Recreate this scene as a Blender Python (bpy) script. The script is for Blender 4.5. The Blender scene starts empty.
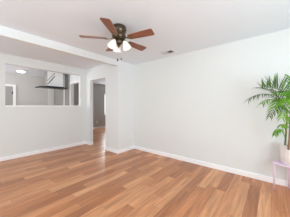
import bpy, bmesh, math, random
from mathutils import Vector, Matrix

random.seed(4)
S = bpy.context.scene
COL = S.collection
R = math.radians

# ------------------------------------------------------------------ camera, world, daylight, added fill, exposure
H_EYE = 1.255
YAW = R(39.7)
F_PX = 152.0
cam_d = bpy.data.cameras.new('camera')
cam = bpy.data.objects.new('camera', cam_d)
COL.objects.link(cam)
cam.location = (0, 0, H_EYE)
cam.rotation_euler = (R(90), 0, YAW)
cam_d.sensor_width = 36
cam_d.lens = 36 * F_PX / 290
cam_d.shift_y = -2.9 / 290
cam_d.clip_start = 0.05
S.camera = cam

w = bpy.data.worlds.new('daylight_sky')
S.world = w
w.use_nodes = True
bg = w.node_tree.nodes['Background']
bg.inputs[0].default_value = (0.92, 0.96, 1.0, 1)
bg.inputs[1].default_value = 1.2

def area(name, loc, rot, sx, sy, power, col=(1, 1, 1)):
    d = bpy.data.lights.new(name, 'AREA')
    d.shape = 'RECTANGLE'; d.size = sx; d.size_y = sy
    d.energy = power; d.color = col
    o = bpy.data.objects.new(name, d)
    o.location = loc; o.rotation_euler = rot
    COL.objects.link(o)
    return o

# lamps added at unseen side, rear and kitchen windows; daylight from the far bedroom window
FILL_TINT = (0.79, 0.92, 0.955)  # cool tint of the added lamps, offsetting the floor's warm bounce
area('added_side_fill', (1.57, 0.55, 1.42), (0, R(90 + 18), 0), 1.55, 2.6, 90, FILL_TINT)  # added fill at an unseen window, tilted up to brighten the ceiling
area('added_rear_fill', (-1.7, -1.97, 1.42), (R(90 + 18), 0, 0), 3.4, 1.55, 59, FILL_TINT)  # added fill behind the viewer, also tilted up towards the ceiling
area('daylight_bedroom_window', (-7.26, 5.55, 1.3), (0, R(-90), 0), 1.15, 0.75, 34, (0.92, 0.97, 1.0))
area('added_kitchen_fill', (-6.1, -1.97, 1.5), (R(90 + 42), 0, 0), 1.4, 1.0, 88, (0.92, 0.97, 1.0))  # unseen lamp added to lighten the kitchen walls and ceiling

S.view_settings.view_transform = 'Standard'
S.view_settings.look = 'None'
S.view_settings.gamma = 1
S.view_settings.use_curve_mapping = False
S.view_settings.exposure = 0.06
S.cycles.max_bounces = 16
S.cycles.diffuse_bounces = 10
S.cycles.caustics_reflective = False
S.cycles.caustics_refractive = False

# ------------------------------------------------------------------ materials
def srgb(r, g, b):
    def f(c):
        c /= 255.0
        return c / 12.92 if c <= 0.04045 else ((c + 0.055) / 1.055) ** 2.4
    return (f(r), f(g), f(b), 1.0)

class NT:
    def __init__(self, name):
        self.m = bpy.data.materials.new(name)
        self.m.use_nodes = True
        self.t = self.m.node_tree
        self.b = self.t.nodes['Principled BSDF']
    def n(self, kind, **kw):
        x = self.t.nodes.new(kind)
        for k, v in kw.items():
            setattr(x, k, v)
        return x
    def l(self, a, b):
        self.t.links.new(a, b)
    def math(self, op, a, b=None):
        x = self.n('ShaderNodeMath', operation=op)
        for i, v in enumerate((a, b)):
            if v is None:
                continue
            if isinstance(v, (int, float)):
                x.inputs[i].default_value = v
            else:
                self.l(v, x.inputs[i])
        return x.outputs[0]

def plain(name, col, rough=0.5, metal=0.0, emit=None, estr=0.0, var=0.0, vscale=20, bump=0.0, bscale=200, coat=0.0, spec=0.5, trans=0.0):
    k = NT(name)
    k.b.inputs['Base Color'].default_value = col
    k.b.inputs['Roughness'].default_value = rough
    k.b.inputs['Metallic'].default_value = metal
    k.b.inputs['Specular IOR Level'].default_value = spec
    k.b.inputs['Coat Weight'].default_value = coat
    k.b.inputs['Transmission Weight'].default_value = trans
    if emit:
        k.b.inputs['Emission Color'].default_value = emit
        k.b.inputs['Emission Strength'].default_value = estr
    if var or bump:
        tc = k.n('ShaderNodeTexCoord')
    if var:
        no = k.n('ShaderNodeTexNoise'); no.inputs['Scale'].default_value = vscale; no.inputs['Detail'].default_value = 4
        k.l(tc.outputs['Object'], no.inputs['Vector'])
        mx = k.n('ShaderNodeMix', data_type='RGBA')
        mx.inputs[6].default_value = tuple(c * (1 - var) for c in col[:3]) + (1,)
        mx.inputs[7].default_value = tuple(min(1, c * (1 + var)) for c in col[:3]) + (1,)
        k.l(no.outputs['Fac'], mx.inputs[0])
        k.l(mx.outputs[2], k.b.inputs['Base Color'])
    if bump:
        n2 = k.n('ShaderNodeTexNoise'); n2.inputs['Scale'].default_value = bscale; n2.inputs['Detail'].default_value = 3
        k.l(tc.outputs['Object'], n2.inputs['Vector'])
        bp = k.n('ShaderNodeBump'); bp.inputs['Strength'].default_value = bump; bp.inputs['Distance'].default_value = 0.004
        k.l(n2.outputs['Fac'], bp.inputs['Height'])
        k.l(bp.outputs[0], k.b.inputs['Normal'])
    return k.m

M_WALL = plain('wall_paint', srgb(225, 227, 226), 0.75, bump=0.08, bscale=120, spec=0.25)
M_WALL_W = plain('wall_paint_white', srgb(229, 231, 232), 0.7, bump=0.08, bscale=120, spec=0.25)
M_CEIL = plain('ceiling_paint', srgb(232, 240, 248), 0.85, bump=0.25, bscale=45, spec=0.2, var=0.012, vscale=35)
M_GREY = plain('bedroom_grey_paint', srgb(178, 178, 176), 0.75, bump=0.08, bscale=120, spec=0.25)
M_KIT = plain('kitchen_paint', srgb(208, 206, 203), 0.5, spec=0.3, bump=0.05, bscale=90)
M_TRIM = plain('white_trim_paint', srgb(249, 250, 252), 0.35)
M_CLOSET = plain('grey_closet_paint', srgb(150, 147, 143), 0.45, var=0.04, vscale=6)
M_DOORGREY = plain('grey_door_paint', srgb(165, 162, 158), 0.5, var=0.03, vscale=5)
M_BRONZE = plain('dark_bronze', srgb(84, 70, 56), 0.3, metal=0.7, var=0.6, vscale=24)
M_BRASS = plain('antique_brass', srgb(122, 96, 62), 0.3, metal=0.9, var=0.2, vscale=25)
M_STEEL = plain('brushed_steel', srgb(198, 197, 195), 0.28, metal=0.9, var=0.05, vscale=30)
M_DARKGLASS = plain('smoked_glass', srgb(20, 20, 20), 0.3, spec=0.2)
M_LILAC = plain('lilac_metal', srgb(238, 216, 238), 0.4, var=0.03, vscale=8)
M_POT = plain('white_ceramic', srgb(240, 237, 236), 0.4, var=0.02, vscale=8, coat=0.2)
M_SOIL = plain('potting_soil', srgb(70, 62, 52), 0.95, var=0.5, vscale=60, bump=0.8, bscale=80)
M_CANE = plain('palm_cane', srgb(150, 140, 100), 0.65, var=0.3, vscale=30)
M_CANE_B = plain('palm_cane_brown', srgb(142, 112, 84), 0.7, var=0.3, vscale=30)
M_PLASTIC = plain('white_plastic', srgb(238, 238, 236), 0.4)
M_SLOT = plain('dark_slot', srgb(60, 60, 60), 0.6)
M_VENT = plain('vent_enamel', srgb(205, 205, 206), 0.45)
M_VENTDARK = plain('vent_dark', srgb(80, 80, 82), 0.7)
M_SHADE = plain('frosted_glass', srgb(245, 240, 230), 0.35, emit=(1.0, 0.96, 0.90, 1), estr=0.22)
M_BULB = plain('lit_bulb', srgb(255, 246, 230), 0.4, emit=(1.0, 0.9, 0.75, 1), estr=3.0)
M_LAMP = plain('lit_diffuser', srgb(255, 250, 242), 0.4, emit=(0.92, 0.97, 1.0, 1), estr=10.0)

def leaf_mat(name, c1, c2):
    k = NT(name)
    tc = k.n('ShaderNodeTexCoord')
    no = k.n('ShaderNodeTexNoise'); no.inputs['Scale'].default_value = 9; no.inputs['Detail'].default_value = 2
    k.l(tc.outputs['Object'], no.inputs['Vector'])
    rp = k.n('ShaderNodeValToRGB')
    rp.color_ramp.elements[0].position = 0.35; rp.color_ramp.elements[0].color = c1
    rp.color_ramp.elements[1].position = 0.65; rp.color_ramp.elements[1].color = c2
    k.l(no.outputs['Fac'], rp.inputs[0])
    k.l(rp.outputs[0], k.b.inputs['Base Color'])
    k.b.inputs['Roughness'].default_value = 0.38
    tr = k.n('ShaderNodeBsdfTranslucent')
    k.l(rp.outputs[0], tr.inputs[0])
    ms = k.n('ShaderNodeMixShader'); ms.inputs[0].default_value = 0.3
    k.l(k.b.outputs[0], ms.inputs[1]); k.l(tr.outputs[0], ms.inputs[2])
    k.l(ms.outputs[0], k.t.nodes['Material Output'].inputs[0])
    return k.m
M_LEAF = leaf_mat('palm_leaf', srgb(74, 132, 30), srgb(146, 202, 66))
M_LEAF_D = leaf_mat('palm_leaf_deep', srgb(50, 80, 36), srgb(108, 142, 76))

def floor_mat():
    k = NT('wood_planks')
    tc = k.n('ShaderNodeTexCoord')
    sp = k.n('ShaderNodeSeparateXYZ'); k.l(tc.outputs['Object'], sp.inputs[0])
    W, L = 0.128, 1.0
    rx = k.math('DIVIDE', sp.outputs[0], W)
    row = k.math('FLOOR', rx)
    wn = k.n('ShaderNodeTexWhiteNoise', noise_dimensions='1D'); k.l(row, wn.inputs['W'])
    ly = k.math('ADD', k.math('DIVIDE', sp.outputs[1], L), wn.outputs['Value'])
    col = k.math('FLOOR', ly)
    cmb = k.n('ShaderNodeCombineXYZ'); k.l(row, cmb.inputs[0]); k.l(col, cmb.inputs[1])
    wn2 = k.n('ShaderNodeTexWhiteNoise', noise_dimensions='2D'); k.l(cmb.outputs[0], wn2.inputs['Vector'])
    rp = k.n('ShaderNodeValToRGB')
    e = rp.color_ramp.elements
    e[0].position = 0.0; e[0].color = srgb(166, 106, 70)
    e[1].position = 1.0; e[1].color = srgb(214, 156, 113)
    a = e.new(0.4); a.color = srgb(189, 125, 83)
    a = e.new(0.75); a.color = srgb(201, 140, 97)
    k.l(wn2.outputs['Value'], rp.inputs[0])
    # grain, stretched along the plank and shifted per plank
    mp = k.n('ShaderNodeCombineXYZ')
    k.l(k.math('MULTIPLY', sp.outputs[0], 26.0), mp.inputs[0])
    k.l(k.math('ADD', k.math('MULTIPLY', sp.outputs[1], 1.7), k.math('MULTIPLY', wn2.outputs['Value'], 37.0)), mp.inputs[1])
    gr = k.n('ShaderNodeTexNoise'); gr.inputs['Scale'].default_value = 1.0; gr.inputs['Detail'].default_value = 5; gr.inputs['Distortion'].default_value = 0.8
    k.l(mp.outputs[0], gr.inputs['Vector'])
    gm = k.n('ShaderNodeMapRange'); gm.inputs[1].default_value = 0.3; gm.inputs[2].default_value = 0.7; gm.inputs[3].default_value = 0.72; gm.inputs[4].default_value = 1.22
    k.l(gr.outputs['Fac'], gm.inputs[0])
    # joints
    fx = k.math('FRACT', rx); fy = k.math('FRACT', ly)
    dx = k.math('MULTIPLY', k.math('MINIMUM', fx, k.math('SUBTRACT', 1.0, fx)), W)
    dy = k.math('MULTIPLY', k.math('MINIMUM', fy, k.math('SUBTRACT', 1.0, fy)), L)
    joint = k.math('LESS_THAN', k.math('MINIMUM', dx, dy), 0.0016)
    jm = k.math('SUBTRACT', 1.0, k.math('MULTIPLY', joint, 0.5))
    f = k.math('MULTIPLY', gm.outputs[0], jm)
    vm = k.n('ShaderNodeVectorMath', operation='SCALE')
    k.l(rp.outputs[0], vm.inputs[0]); k.l(f, vm.inputs['Scale'])
    k.l(vm.outputs[0], k.b.inputs['Base Color'])
    k.b.inputs['Roughness'].default_value = 0.33
    k.b.inputs['Specular IOR Level'].default_value = 0.5
    return k.m
M_FLOOR = floor_mat()

def blade_mat():
    k = NT('cherry_wood')
    tc = k.n('ShaderNodeTexCoord')
    mp = k.n('ShaderNodeMapping'); mp.inputs['Scale'].default_value = (3, 40, 40)
    k.l(tc.outputs['Object'], mp.inputs[0])
    no = k.n('ShaderNodeTexNoise'); no.inputs['Scale'].default_value = 1.2; no.inputs['Detail'].default_value = 4
    k.l(mp.outputs[0], no.inputs['Vector'])
    rp = k.n('ShaderNodeValToRGB')
    rp.color_ramp.elements[0].position = 0.3; rp.color_ramp.elements[0].color = srgb(108, 62, 43)
    rp.color_ramp.elements[1].position = 0.7; rp.color_ramp.elements[1].color = srgb(156, 96, 68)
    k.l(no.outputs['Fac'], rp.inputs[0]); k.l(rp.outputs[0], k.b.inputs['Base Color'])
    k.b.inputs['Roughness'].default_value = 0.4
    return k.m
M_BLADE = blade_mat()

def streaked_mat():
    """pale panel with two grey slanting streaks (object coordinates = metres in the hood's own frame)"""
    k = NT('pale_streaked_panel')
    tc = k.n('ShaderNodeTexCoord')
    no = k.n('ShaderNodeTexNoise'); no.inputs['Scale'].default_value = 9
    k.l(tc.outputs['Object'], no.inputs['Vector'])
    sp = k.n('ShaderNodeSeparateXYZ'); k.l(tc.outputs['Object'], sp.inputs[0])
    # distance across streaks that rise with +y
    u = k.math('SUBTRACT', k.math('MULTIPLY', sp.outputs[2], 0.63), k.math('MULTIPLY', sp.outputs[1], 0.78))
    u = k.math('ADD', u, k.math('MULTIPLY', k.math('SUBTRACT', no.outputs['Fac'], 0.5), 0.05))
    def streak(c, wd):
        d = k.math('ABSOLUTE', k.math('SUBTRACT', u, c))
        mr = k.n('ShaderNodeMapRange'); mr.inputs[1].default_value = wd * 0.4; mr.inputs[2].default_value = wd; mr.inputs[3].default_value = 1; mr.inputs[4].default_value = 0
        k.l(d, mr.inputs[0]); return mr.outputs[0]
    v = k.math('MAXIMUM', streak(0.215, 0.022), streak(0.285, 0.014))
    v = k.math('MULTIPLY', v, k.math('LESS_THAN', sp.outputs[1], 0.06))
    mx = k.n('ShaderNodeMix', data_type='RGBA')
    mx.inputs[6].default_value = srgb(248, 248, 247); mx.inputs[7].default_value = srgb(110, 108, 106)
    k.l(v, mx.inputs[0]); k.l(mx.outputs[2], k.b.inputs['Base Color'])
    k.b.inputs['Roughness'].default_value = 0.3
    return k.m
M_STREAK = streaked_mat()

# ------------------------------------------------------------------ mesh helpers
def link(name, bm, mat, parent=None, smooth=False, bevel=0.0):
    me = bpy.data.meshes.new(name)
    bmesh.ops.recalc_face_normals(bm, faces=bm.faces)
    bm.to_mesh(me); bm.free()
    me.materials.append(mat)
    if smooth:
        for p in me.polygons:
            p.use_smooth = True
    o = bpy.data.objects.new(name, me)
    COL.objects.link(o)
    if parent is not None:
        o.parent = parent
    if bevel:
        b = o.modifiers.new('bevel', 'BEVEL'); b.width = bevel; b.segments = 2; b.limit_method = 'ANGLE'
    return o

def structure(name, bm, mat, parent=None, **kw):
    o = link(name, bm, mat, parent, **kw)
    if parent is None:
        o['kind'] = 'structure'
    return o

def thing(name, label, cat, loc, rz=0.0, group=None):
    o = bpy.data.objects.new(name, None)
    o.empty_display_size = 0.1
    COL.objects.link(o)
    o.location = loc; o.rotation_euler = (0, 0, rz)
    o['label'] = label; o['category'] = cat
    if group:
        o['group'] = group
    return o

def box(x0, x1, y0, y1, z0, z1, bm=None):
    bm = bm or bmesh.new()
    v = [bm.verts.new(p) for p in ((x0, y0, z0), (x1, y0, z0), (x1, y1, z0), (x0, y1, z0), (x0, y0, z1), (x1, y0, z1), (x1, y1, z1), (x0, y1, z1))]
    for f in ((3, 2, 1, 0), (4, 5, 6, 7), (0, 1, 5, 4), (1, 2, 6, 5), (2, 3, 7, 6), (3, 0, 4, 7)):
        bm.faces.new([v[i] for i in f])
    return bm

def slab(axis, a0, a1, u0, u1, z0, z1, holes=()):
    """wall between a0..a1 on its axis ('X' or 'Y'), u0..u1 along it, with rectangular holes (ua, ub, za, zb): one connected mesh"""
    bm = bmesh.new()
    us = sorted({u0, u1, *[h[0] for h in holes], *[h[1] for h in holes]})
    zs = sorted({z0, z1, *[h[2] for h in holes], *[h[3] for h in holes]})
    us = [u for u in us if u0 <= u <= u1]; zs = [z for z in zs if z0 <= z <= z1]
    cache = {}
    def V(i, j, s):
        key = (i, j, s)
        if key not in cache:
            a = (a0, a1)[s]
            cache[key] = bm.verts.new((a, us[i], zs[j]) if axis == 'X' else (us[i], a, zs[j]))
        return cache[key]
    def solid(i, j):
        if not (0 <= i < len(us) - 1 and 0 <= j < len(zs) - 1):
            return False
        cu = (us[i] + us[i + 1]) / 2; cz = (zs[j] + zs[j + 1]) / 2
        return not any(h[0] < cu < h[1] and h[2] < cz < h[3] for h in holes)
    for i in range(len(us) - 1):
        for j in range(len(zs) - 1):
            if not solid(i, j):
                continue
            for s in (0, 1):
                bm.faces.new([V(i, j, s), V(i + 1, j, s), V(i + 1, j + 1, s), V(i, j + 1, s)])
            for (di, dj, p, q) in ((-1, 0, (i, j), (i, j + 1)), (1, 0, (i + 1, j), (i + 1, j + 1)), (0, -1, (i, j), (i + 1, j)), (0, 1, (i, j + 1), (i + 1, j + 1))):
                if not solid(i + di, j + dj):
                    bm.faces.new([V(*p, 0), V(*q, 0), V(*q, 1), V(*p, 1)])
    return bm

def tube(pts, radii, seg=8, bm=None, closed=False):
    bm = bm or bmesh.new()
    pts = [Vector(p) for p in pts]
    n = len(pts)
    if isinstance(radii, (int, float)):
        radii = [radii] * n
    rings = []
    prev = None
    for i in range(n):
        if closed:
            t = pts[(i + 1) % n] - pts[i - 1]
        else:
            t = pts[min(i + 1, n - 1)] - pts[max(i - 1, 0)]
        t.normalize()
        if prev is None:
            ref = Vector((0, 0, 1)) if abs(t.z) < 0.9 else Vector((1, 0, 0))
            a = t.cross(ref).normalized()
        else:
            a = (prev - t * prev.dot(t)).normalized()
        prev = a
        b = t.cross(a)
        rings.append([bm.verts.new(pts[i] + (a * math.cos(2 * math.pi * k / seg) + b * math.sin(2 * math.pi * k / seg)) * radii[i]) for k in range(seg)])
    for i in range(n if closed else n - 1):
        r0, r1 = rings[i], rings[(i + 1) % n]
        for k in range(seg):
            bm.faces.new([r0[k], r0[(k + 1) % seg], r1[(k + 1) % seg], r1[k]])
    if not closed:
        bm.faces.new(rings[0][::-1]); bm.faces.new(rings[-1])
    return bm

def lathe(profile, seg=32, bm=None, mat=None, close=False):
    """profile of (r, z) turned about z; r == 0 ends close to a point"""
    bm = bm or bmesh.new()
    mat = mat or Matrix.Identity(4)
    rings = []
    for r, z in profile:
        if r < 1e-6:
            rings.append([bm.verts.new(mat @ Vector((0, 0, z)))])
        else:
            rings.append([bm.verts.new(mat @ Vector((r * math.cos(2 * math.pi * k / seg), r * math.sin(2 * math.pi * k / seg), z))) for k in range(seg)])
    idx = list(range(len(rings) - 1))
    pairs = [(rings[i], rings[i + 1]) for i in idx]
    if close:
        pairs.append((rings[-1], rings[0]))
    for a, b in pairs:
        for k in range(seg):
            k2 = (k + 1) % seg
            if len(a) == 1 and len(b) == 1:
                continue
            if len(a) == 1:
                bm.faces.new([a[0], b[k], b[k2]])
            elif len(b) == 1:
                bm.faces.new([a[k], a[k2], b[0]])
            else:
                bm.faces.new([a[k], a[k2], b[k2], b[k]])
    return bm

# ------------------------------------------------------------------ room dimensions (metres; the viewer stands at the origin)
CEIL = 2.44
XL = -4.68      # face of the wall with the pass-through
YD = 2.60       # face of the doorway wall
XS = -3.075     # face of the short return wall and of the ceiling beam
YR = 3.215      # face of the long bare wall
XE = 1.60       # window wall on the right, out of view
YB = -2.00      # wall behind the viewer
XF = -7.30      # far wall of kitchen and bedroom
T = 0.11

structure('floor', box(XF - 0.2, XE + 0.2, YB - 0.2, 6.2, -0.12, 0.0), M_FLOOR)
structure('ceiling', box(XF - 0.2, XE + 0.2, YB - 0.2, 6.2, CEIL, CEIL + 0.12), M_CEIL)

PASS = (0.634, 2.415, 1.257, 2.222)
structure('wall_left', slab('X', XL - T, XL, YB, YD, 0, CEIL, [PASS]), M_WALL)
DOOR_A = (-4.43, -3.617, 0.0, 2.055)
DOOR_K = (-5.76, -5.13, 0.0, 2.06)
structure('wall_doorway', slab('Y', YD, YD + T, XF, XS, 0, CEIL, [DOOR_A, DOOR_K]), M_WALL_W)
structure('wall_return', slab('X', XS - T, XS, YD + T, 6.0, 0, CEIL), M_WALL_W)
structure('wall_right', slab('Y', YR, YR + T, XS, XE, 0, CEIL), M_WALL)
WIN_E = (-0.85, 1.95, 0.6, 2.2)
structure('wall_side', slab('X', XE, XE + T, YB, YR + T, 0, CEIL, [WIN_E]), M_WALL)
WIN_B = (-3.45, 0.05, 0.6, 2.2)
WIN_K = (-6.85, -5.35, 0.95, 2.05)
structure('wall_behind', slab('Y', YB - T, YB, XF, XE + T, 0, CEIL, [WIN_B, WIN_K]), M_WALL)
WIN_F = (5.17, 5.92, 0.72, 1.92)
structure('wall_kitchen', slab('X', XF - T, XF, YB, YD, 0, CEIL), M_KIT)
structure('wall_bedroom', slab('X', XF - T, XF, YD, 6.0, 0, CEIL, [WIN_F]), M_GREY)
structure('wall_bedroom_end', slab('Y', 6.0, 6.0 + T, XF - T, XS, 0, CEIL), M_GREY)
structure('ceiling_beam', box(XS - T, XS, YB, YD, 2.30, CEIL), M_WALL_W)

# windows (frames and panes); the first three stand outside the picture
def window(name, axis, a, u0, u1, z0, z1, mullions=1):
    f = 0.045
    holes = []
    wd = (u1 - u0 - f * (mullions + 2)) / (mullions + 1)
    for i in range(mullions + 1):
        s = u0 + f + i * (wd + f)
        holes.append((s, s + wd, z0 + f, z1 - f))
    o = structure(name, slab(axis, a - 0.02, a + 0.02, u0, u1, z0, z1, holes), M_TRIM)
    for h in holes:
        link('pane', slab(axis, a - 0.003, a + 0.003, *h), M_PANE, o)
    return o
def pane_mat():
    k = NT('window_glass')
    tr = k.n('ShaderNodeBsdfTransparent'); gl = k.n('ShaderNodeBsdfGlossy'); gl.inputs['Roughness'].default_value = 0.02
    ms = k.n('ShaderNodeMixShader'); ms.inputs[0].default_value = 0.06
    k.l(tr.outputs[0], ms.inputs[1]); k.l(gl.outputs[0], ms.inputs[2])
    k.l(ms.outputs[0], k.t.nodes['Material Output'].inputs[0])
    return k.m
M_PANE = pane_mat()
window('window_1', 'X', XE + 0.06, *WIN_E, mullions=2)
window('window_2', 'Y', YB - 0.06, *WIN_B, mullions=2)
window('window_3', 'Y', YB - 0.06, *WIN_K)
window('window_4', 'X', XF - 0.06, *WIN_F, mullions=0)

# baseboards
BH, BT = 0.092, 0.014
def base(name, x0, x1, y0, y1, h=BH):
    structure(name, box(x0, x1, y0, y1, 0, h), M_TRIM, bevel=0.004)
base('baseboard_left', XL, XL + BT, YB, YD)
base('baseboard_doorway', XL + BT, DOOR_A[0], YD - BT, YD)
base('baseboard_jamb', DOOR_A[0], DOOR_A[0] + BT, YD - BT, YD + T)
base('baseboard_corner', DOOR_A[1], XS + BT, YD - BT, YD)
base('baseboard_return', XS, XS + BT, YD, YR)
base('baseboard_right', XS + BT, XE, YR - BT, YR)
base('baseboard_bedroom', XF, XF + BT, YD + T, 6.0)
# white board on the pass-through sill
structure('trim_1', box(XL - T - 0.004, XL + 0.012, PASS[0], PASS[1], PASS[2] - 0.028, PASS[2] + 0.001), M_TRIM, bevel=0.003)

# ------------------------------------------------------------------ kitchen seen through the pass-through
# far door with white casing
d1 = structure('door_1', box(XF + 0.003, XF + 0.028, 0.42, 1.195, 0.0, 1.95), M_DOORGREY, bevel=0.003)
cb = slab('X', XF + 0.001, XF + 0.045, 0.345, 1.272, 0, 2.025, [(0.42, 1.195, -1, 1.95)])
link('door_casing', cb, M_TRIM, d1)
for z in (0.25, 1.0, 1.72):
    link('hinge', box(XF + 0.028, XF + 0.042, 1.16, 1.20, z - 0.05, z + 0.05), M_BRONZE, d1, bevel=0.004)
# kitchen doorway casing, grey closet doors beside it, pale corner board
structure('trim_2', slab('Y', YD - 0.016, YD - 0.0005, DOOR_K[0] - 0.075, DOOR_K[1] + 0.075, 0, 2.135, [(DOOR_K[0], DOOR_K[1], -1, 2.06)]), M_TRIM)
d2 = structure('door_2', box(-6.29, -6.20, YD - 0.045, YD - 0.001, 0.0, CEIL - 0.002), M_WALL)
link('door_leaf', box(-7.255, -6.292, YD - 0.04, YD - 0.001, 0.02, CEIL - 0.004), M_CLOSET, d2, bevel=0.004)
link('door_leaf', box(-6.198, -5.85, YD - 0.04, YD - 0.001, 0.02, CEIL - 0.004), M_CLOSET, d2, bevel=0.004)
structure('trim_3', box(XF, XF + 0.02, 2.34, 2.55, 0, 2.2), plain('pale_board_paint', srgb(222, 220, 217), 0.5))

# range hood hanging over the cooking island
hood = thing('range_hood', 'range hood with pale streaked chimney and thin dark canopy hanging beyond the wall opening', 'range hood', (-6.1, 2.05, 1.875))
hb = bmesh.new()
link('chimney', box(-0.11, 0.20, -0.165, 0.326, 0.06, CEIL - 1.875 - 0.001), M_STREAK, hood, bevel=0.004)
link('side_panel', box(-0.108, 0.17, -0.172, -0.1655, 0.06, CEIL - 1.875 - 0.002), M_STEEL, hood)
cp = bmesh.new()
N = 10
vt, vb = [], []
for i in range(N + 1):                                   # gently bowed glass sheet
    y = -0.44 + 0.86 * i / N
    zz = 0.014 - 0.02 * ((i / N - 0.5) * 2) ** 2
    vt.append([cp.verts.new((-0.17, y, zz + 0.024)), cp.verts.new((0.35, y, zz + 0.024))])
    vb.append([cp.verts.new((-0.17, y, zz)), cp.verts.new((0.35, y, zz))])
for i in range(N):
    cp.faces.new([vt[i][0], vt[i][1], vt[i + 1][1], vt[i + 1][0]])
    cp.faces.new([vb[i][0], vb[i + 1][0], vb[i + 1][1], vb[i][1]])
    for s in (0, 1):
        cp.faces.new([vt[i][s], vt[i + 1][s], vb[i + 1][s], vb[i][s]])
for i in (0, N):
    cp.faces.new([vt[i][0], vb[i][0], vb[i][1], vt[i][1]])
link('canopy', cp, M_DARKGLASS, hood)
link('motor_box', box(-0.14, 0.23, -0.20, 0.36, 0.0, 0.06), M_DARKGLASS, hood, bevel=0.006)

# flush lamp on the kitchen ceiling
kl = thing('ceiling_lamp', 'lit round flush lamp on the kitchen ceiling beyond the wall opening', 'ceiling lamp', (-6.5, 1.28, CEIL))
link('lamp_base', lathe([(0, -0.001), (0.12, -0.001), (0.125, -0.02), (0.12, -0.03), (0, -0.03)], 32), M_PLASTIC, kl, smooth=True)
link('diffuser', lathe([(0.112, -0.03), (0.11, -0.04), (0.092, -0.055), (0.056, -0.064), (0, -0.067)], 32), M_LAMP, kl, smooth=True)

# ------------------------------------------------------------------ outlets
def outlet(label, loc):
    t = thing('wall_outlet', label, 'outlet', loc)
    link('cover_plate', box(0.0005, 0.006, -0.036, 0.036, -0.058, 0.058), M_PLASTIC, t, bevel=0.002)
    for dz in (-0.022, 0.022):
        s = link('socket', box(0.006, 0.009, -0.017, 0.017, dz - 0.014, dz + 0.014), M_PLASTIC, t, bevel=0.002)
        for dy in (-0.006, 0.006):
            link('slot', box(0.009, 0.0094, dy - 0.0012, dy + 0.0012, dz - 0.005, dz + 0.005), M_SLOT, s)
    return t
outlet('white wall outlet low on the short white return wall beside the doorway', (XS, 3.1, 0.375))
outlet('white wall outlet on the dark grey wall seen through the doorway', (XF, 4.70, 0.36))

# ------------------------------------------------------------------ ceiling vent
vt_ = thing('ceiling_vent', 'small louvred air vent in the white ceiling near the long bare wall', 'vent', (-1.76, 2.91, CEIL))
def flat_frame(hx, hy, ix, iy, z0, z1):
    bm = bmesh.new()
    L = []
    for (a, b) in ((hx, hy), (ix, iy)):
        for z in (z0, z1):
            L.append([bm.verts.new((sx * a, sy * b, z)) for sx, sy in ((-1, -1), (1, -1), (1, 1), (-1, 1))])
    o0, o1, i0, i1 = L
    for k in range(4):
        j = (k + 1) % 4
        bm.faces.new([o0[k], o0[j], o1[j], o1[k]]); bm.faces.new([i0[k], i0[j], i1[j], i1[k]])
        bm.faces.new([o0[k], o0[j], i0[j], i0[k]]); bm.faces.new([o1[k], o1[j], i1[j], i1[k]])
    return bm
link('frame', flat_frame(0.14, 0.085, 0.118, 0.063, -0.012, -0.0005), M_VENT, vt_, bevel=0.002)
link('duct_backing', box(-0.118, 0.118, -0.063, 0.063, -0.0025, -0.0005), M_VENTDARK, vt_)
link('divider', box(-0.004, 0.004, -0.063, 0.063, -0.013, -0.0025), M_VENT, vt_)
for i in range(8):                                        # two-way register: each half throws the air its own way
    x = (-0.105, -0.078, -0.051, -0.024, 0.024, 0.051, 0.078, 0.105)[i]
    bm = box(-0.009, 0.009, -0.063, 0.063, -0.0007, 0.0007)
    bmesh.ops.rotate(bm, verts=bm.verts, matrix=Matrix.Rotation(R(-32 if x < 0 else 34), 3, 'Y'))
    bmesh.ops.translate(bm, verts=bm.verts, vec=(x, 0, -0.0082))
    link('louver', bm, M_VENT, vt_)

# ------------------------------------------------------------------ ceiling fan
_p = Vector((-math.sin(YAW), math.cos(YAW), 0)) * 2.28 + Vector((math.cos(YAW), math.sin(YAW), 0)) * -0.392
FX, FY = _p.x, _p.y
fan = thing('ceiling_fan', 'five-blade ceiling fan with cherry wood blades, dark bronze motor and lit glass shades', 'ceiling fan', (FX, FY, CEIL))
link('motor_housing', lathe([(0, -0.0005), (0.092, -0.0005), (0.106, -0.012), (0.112, -0.035), (0.111, -0.065), (0.104, -0.088), (0.090, -0.104), (0.088, -0.112),
                             (0.098, -0.120), (0.103, -0.134), (0.102, -0.156), (0.094, -0.180), (0.076, -0.198), (0.055, -0.207), (0, -0.207)], 40), M_BRONZE, fan, smooth=True)
link('accent_ring', lathe([(0.088, -0.101), (0.094, -0.104), (0.094, -0.111), (0.088, -0.114)], 40, close=True), M_BRASS, fan, smooth=True)
link('switch_housing', lathe([(0.0, -0.2075), (0.056, -0.2075), (0.060, -0.220), (0.056, -0.246), (0.042, -0.262), (0.028, -0.275), (0.0, -0.28)], 32), M_BRONZE, fan, smooth=True)
link('finial', lathe([(0.0, -0.28), (0.016, -0.282), (0.02, -0.295), (0.012, -0.31), (0, -0.318)], 20), M_BRASS, fan, smooth=True)

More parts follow.
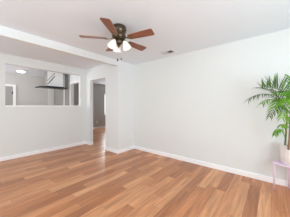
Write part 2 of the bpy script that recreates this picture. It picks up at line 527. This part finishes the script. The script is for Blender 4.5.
def blade_mesh():
    bm = bmesh.new()
    prof = [(0.175, 0.046), (0.19, 0.052), (0.30, 0.058), (0.42, 0.064), (0.525, 0.067), (0.545, 0.062), (0.555, 0.05)]
    top, bot = [], []
    outline = [(x, -y) for x, y in prof] + [(x, y) for x, y in reversed(prof)]
    top = [bm.verts.new((x, y, 0.003)) for x, y in outline]
    bot = [bm.verts.new((x, y, -0.003)) for x, y in outline]
    bm.faces.new(top); bm.faces.new(bot[::-1])
    for i in range(len(outline)):
        j = (i + 1) % len(outline)
        bm.faces.new([top[i], bot[i], bot[j], top[j]])
    return bm
def iron_mesh():
    bm = bmesh.new()
    pr = [(0.085, 0.018, 0.012), (0.12, 0.013, 0.006), (0.155, 0.016, -0.003), (0.175, 0.038, -0.0035), (0.205, 0.036, -0.0035), (0.225, 0.014, -0.0035)]
    rows = []
    for x, y, z in pr:
        rows.append([bm.verts.new((x, -y, z)), bm.verts.new((x, y, z)), bm.verts.new((x, y, z - 0.006)), bm.verts.new((x, -y, z - 0.006))])
    for a, b in zip(rows, rows[1:]):
        for k in range(4):
            j = (k + 1) % 4
            bm.faces.new([a[k], a[j], b[j], b[k]])
    bm.faces.new(rows[0][::-1]); bm.faces.new(rows[-1])
    return bm
blade0 = link('blade', blade_mesh(), M_BLADE, fan)
iron0 = link('blade_iron', iron_mesh(), M_BRASS, blade0)
for k in range(5):
    if k == 0:
        b = blade0
    else:
        b = blade0.copy(); COL.objects.link(b); b.parent = fan
        i2 = iron0.copy(); COL.objects.link(i2); i2.parent = b
    ang = R(90 + 39.7 - (43.4 + 72 * k))
    b.matrix_local = Matrix.Translation((0, 0, -0.192)) @ Matrix.Rotation(ang, 4, 'Z') @ Matrix.Rotation(R(-12), 4, 'X')

shade_prof = [(0.022, 0.0), (0.026, -0.012), (0.036, -0.03), (0.047, -0.055), (0.055, -0.085), (0.062, -0.11), (0.066, -0.118), (0.063, -0.119), (0.052, -0.088), (0.044, -0.056), (0.033, -0.031), (0.022, -0.014), (0.018, -0.001)]
for th in (100, 220, 340):
    ang = R(90 + 39.7 - th)
    base_m = Matrix.Rotation(ang, 4, 'Z') @ Matrix.Translation((0.082, 0, -0.224)) @ Matrix.Rotation(R(-24), 4, 'Y')
    arm = tube([(math.cos(ang) * r, math.sin(ang) * r, z) for r, z in ((0.048, -0.224), (0.07, -0.218), (0.08, -0.222))], 0.011, 10)
    link('lamp_arm', arm, M_BRASS, fan, smooth=True)
    so = link('lamp_socket', lathe([(0, 0.012), (0.02, 0.012), (0.026, 0.004), (0.026, -0.008), (0, -0.008)], 20, mat=base_m), M_BRASS, fan, smooth=True)
    sh = link('glass_shade', lathe(shade_prof, 28, mat=base_m @ Matrix.Translation((0, 0, -0.004)), close=True), M_SHADE, fan, smooth=True)
    link('bulb', lathe([(0, -0.012), (0.012, -0.014), (0.014, -0.03), (0.024, -0.055), (0.026, -0.07), (0.018, -0.088), (0, -0.094)], 18, mat=base_m), M_BULB, sh, smooth=True)
rt = Vector((math.cos(YAW), math.sin(YAW), 0)); fw = Vector((-math.sin(YAW), math.cos(YAW), 0))
for dl, dd, zl in ((-0.018, -0.015, -0.499), (0.035, 0.015, -0.474)):
    p = rt * dl + fw * dd
    ch = link('pull_chain', tube([(p.x, p.y, -0.258), (p.x, p.y, zl + 0.01)], 0.0012, 6), M_STEEL, fan)
    link('pull_knob', lathe([(0, 0.014), (0.005, 0.012), (0.008, 0.0), (0.0115, -0.012), (0.009, -0.022), (0, -0.025)], 14, mat=Matrix.Translation((p.x, p.y, zl))), M_BRONZE, ch, smooth=True)

# ------------------------------------------------------------------ plant stand
CX, CY, ZT = 0.205, 3.03, 0.405
stand = thing('plant_stand', 'lilac metal oval plant stand with thin legs, by the long bare wall', 'plant stand', (CX, CY, 0))
AX, BY = 0.185, 0.125
def oval(a, b, z, n=40):
    return [(a * math.cos(2 * math.pi * i / n), b * math.sin(2 * math.pi * i / n), z) for i in range(n)]
def oval_plate(a, b, z0, z1, n=40):
    bm = bmesh.new()
    lo = [bm.verts.new(p) for p in oval(a, b, z0, n)]; hi = [bm.verts.new(p) for p in oval(a, b, z1, n)]
    bm.faces.new(lo[::-1]); bm.faces.new(hi)
    for i in range(n):
        j = (i + 1) % n
        bm.faces.new([lo[i], lo[j], hi[j], hi[i]])
    return bm
link('top', oval_plate(AX - 0.008, BY - 0.008, ZT - 0.008, ZT), M_LILAC, stand)
link('rim', tube(oval(AX, BY, ZT - 0.008), 0.0075, 8, closed=True), M_LILAC, stand, smooth=True)
for a in (R(204), R(336), R(90)):
    ex, ey = AX * math.cos(a), BY * math.sin(a)
    link('leg', tube([(ex, ey, 0.0), (ex, ey, ZT - 0.06), (ex * 0.995, ey * 0.995, ZT - 0.012)], [0.0105, 0.012, 0.0125], 10), M_LILAC, stand, smooth=True)

# ------------------------------------------------------------------ potted palm
PX = CX + 0.028
palm = thing('potted_palm', 'bright green palm in a white tapered pot standing on the lilac stand', 'plant', (PX, CY, ZT + 0.001))
PH = 0.285
link('pot', lathe([(0, 0.0), (0.110, 0.0), (0.124, 0.010), (0.132, 0.13), (0.139, 0.262), (0.141, PH), (0.133, PH), (0.131, 0.25), (0.129, 0.22), (0, 0.22)], 40), M_POT, palm, smooth=True)
link('soil', lathe([(0, 0.248), (0.07, 0.252), (0.130, 0.245), (0.130, 0.235), (0, 0.235)], 32), M_SOIL, palm, smooth=True)

def at(px, py, depth):
    """the world point that lies at this distance in front of the viewer, as an offset from the palm's base"""
    l = (px - 145.0) / F_PX * depth
    p = fw * depth + rt * l
    p.z = H_EYE + (105.6 - py) / F_PX * depth
    return p - Vector((PX, CY, ZT))
YLIM = YR - CY - 0.012

def frond(p0, p1, p2, n, leaf, mat, droop=0.35, seed=0, start=0.22, w=0.0085, up=0.0, fan_in=1.0, fwd=0.5, jit=0.14):
    rnd = random.Random(seed)
    bm = bmesh.new()
    def bez(t):
        return p0 * (1 - t) ** 2 + p1 * 2 * t * (1 - t) + p2 * t * t
    def der(t):
        return ((p1 - p0) * (1 - t) + (p2 - p1) * t).normalized()
    def clampv(v):
        if v.y > YLIM:
            v = Vector((v.x, YLIM - 0.002 * rnd.random(), v.z))
        return v
    tube([clampv(bez(i / 12)) for i in range(13)], [0.0055 * (1 - 0.75 * i / 12) for i in range(13)], 6, bm)
    for i in range(n):
        t = start + (1 - start) * (i + 0.5) / n
        b = bez(t); d = der(t)
        side = d.cross(Vector((0, 0, 1)))
        if side.length < 0.05:
            side = rt.copy()
        side.normalize()
        nrm = side.cross(d).normalized()
        ln = leaf * (0.55 + 0.75 * math.sin(math.pi * min(1, 0.2 + t * 0.72))) * (0.88 + 0.24 * rnd.random())
        for s in (-1, 1):
            out = (Vector((rnd.uniform(-jit, jit), rnd.uniform(-jit, jit), rnd.uniform(-jit, jit))) + side * s * fan_in + d * (fwd + 0.7 * t) + nrm * (0.25 + up + 0.15 * rnd.random())).normalized()
            rows = []
            m = 5
            for k in range(m + 1):
                q = k / m
                c = b + out * ln * q + Vector((0, 0, -droop * ln * q * q))
                wd = w * (0.45 + 1.1 * q if q < 0.35 else 0.85 * (1 - ((q - 0.35) / 0.65) ** 1.6) + 0.03)
                ax = out.cross(nrm).normalized()
                rows.append([bm.verts.new(clampv(c - ax * wd + nrm * wd * 0.35)), bm.verts.new(clampv(c)), bm.verts.new(clampv(c + ax * wd + nrm * wd * 0.35))])
            for r0, r1 in zip(rows, rows[1:]):
                for k in range(2):
                    try:
                        bm.faces.new([r0[k], r0[k + 1], r1[k + 1], r1[k]])
                    except ValueError:
                        pass
    return link('frond', bm, mat, palm, smooth=True)

# canes
def cane(px, top, r, mat):
    b = at(px[0], 147, px[1]); b.z = 0.24
    m_ = (b + top) / 2 + Vector((0.01, -0.01, 0))
    pts = [b * (1 - t) ** 2 + m_ * 2 * t * (1 - t) + top * t * t for t in [i / 8 for i in range(9)]]
    rr = [r * (1.15 - 0.4 * i / 8) + (0.0018 if i % 2 else 0) for i in range(9)]
    link('cane', tube(pts, rr, 10), mat, palm, smooth=True)
T1 = at(287, 112, 2.17); T2 = at(290.5, 106, 2.12); T3 = at(294, 110, 2.2)
cane((284.5, 2.17), T1, 0.010, M_CANE)
cane((288.5, 2.10), T2, 0.011, M_CANE_B)
cane((293, 2.2), T3, 0.012, M_CANE)

frond(T2, at(284, 84, 2.12), at(262, 89, 2.02), 19, 0.18, M_LEAF_D, 0.03, 1, up=1.2, fan_in=0.45, fwd=0.1, start=0.12, w=0.0105, jit=0.3)
frond(T1, at(272, 85, 2.15), at(249, 99, 2.1), 17, 0.115, M_LEAF_D, 0.75, 2, fan_in=0.9)
frond(T1, at(279, 88, 2.1), at(256, 88, 2.0), 15, 0.12, M_LEAF_D, 0.35, 3, up=0.0, fan_in=0.55, fwd=0.9)
frond(T1, at(278, 99, 2.05), at(270, 117, 2.0), 12, 0.085, M_LEAF_D, 0.6, 4)
frond(T1, at(276, 92, 2.08), at(262, 104, 2.0), 14, 0.10, M_LEAF, 0.6, 15)
frond(T2, at(283, 93, 2.0), at(274, 107, 1.93), 15, 0.11, M_LEAF, 0.5, 5, w=0.012)
frond(T2, at(289, 86, 2.0), at(279, 95, 1.88), 15, 0.12, M_LEAF, 0.4, 6, up=0.2, w=0.012)
frond(T3, at(297, 86, 2.1), at(290, 77, 2.0), 13, 0.13, M_LEAF, 0.1, 7, up=0.5)
frond(T3, at(302, 88, 2.1), at(318, 92, 1.98), 15, 0.13, M_LEAF, 0.4, 8)
frond(T3, at(300, 80, 2.05), at(306, 74, 1.85), 14, 0.13, M_LEAF, 0.35, 9)
frond(T2, at(292, 92, 1.9), at(286, 103, 1.78), 15, 0.11, M_LEAF, 0.5, 10, w=0.012)
frond(T3, at(303, 100, 2.05), at(314, 116, 1.95), 13, 0.10, M_LEAF, 0.6, 11)
frond(T2, at(287, 100, 1.98), at(282, 118, 1.92), 12, 0.09, M_LEAF, 0.6, 16)
lo = at(286, 141, 2.14)
frond(lo, at(280.5, 121, 2.12), at(275, 135, 2.06), 7, 0.06, M_LEAF, 0.9, 12, start=0.45, w=0.012)
frond(lo, at(286, 120, 2.1), at(281, 126, 2.02), 7, 0.07, M_LEAF, 0.9, 13, start=0.4, w=0.013)
frond(at(289, 138, 2.12), at(292, 118, 2.08), at(287, 117, 2.0), 8, 0.075, M_LEAF, 0.7, 14, start=0.4, w=0.012)
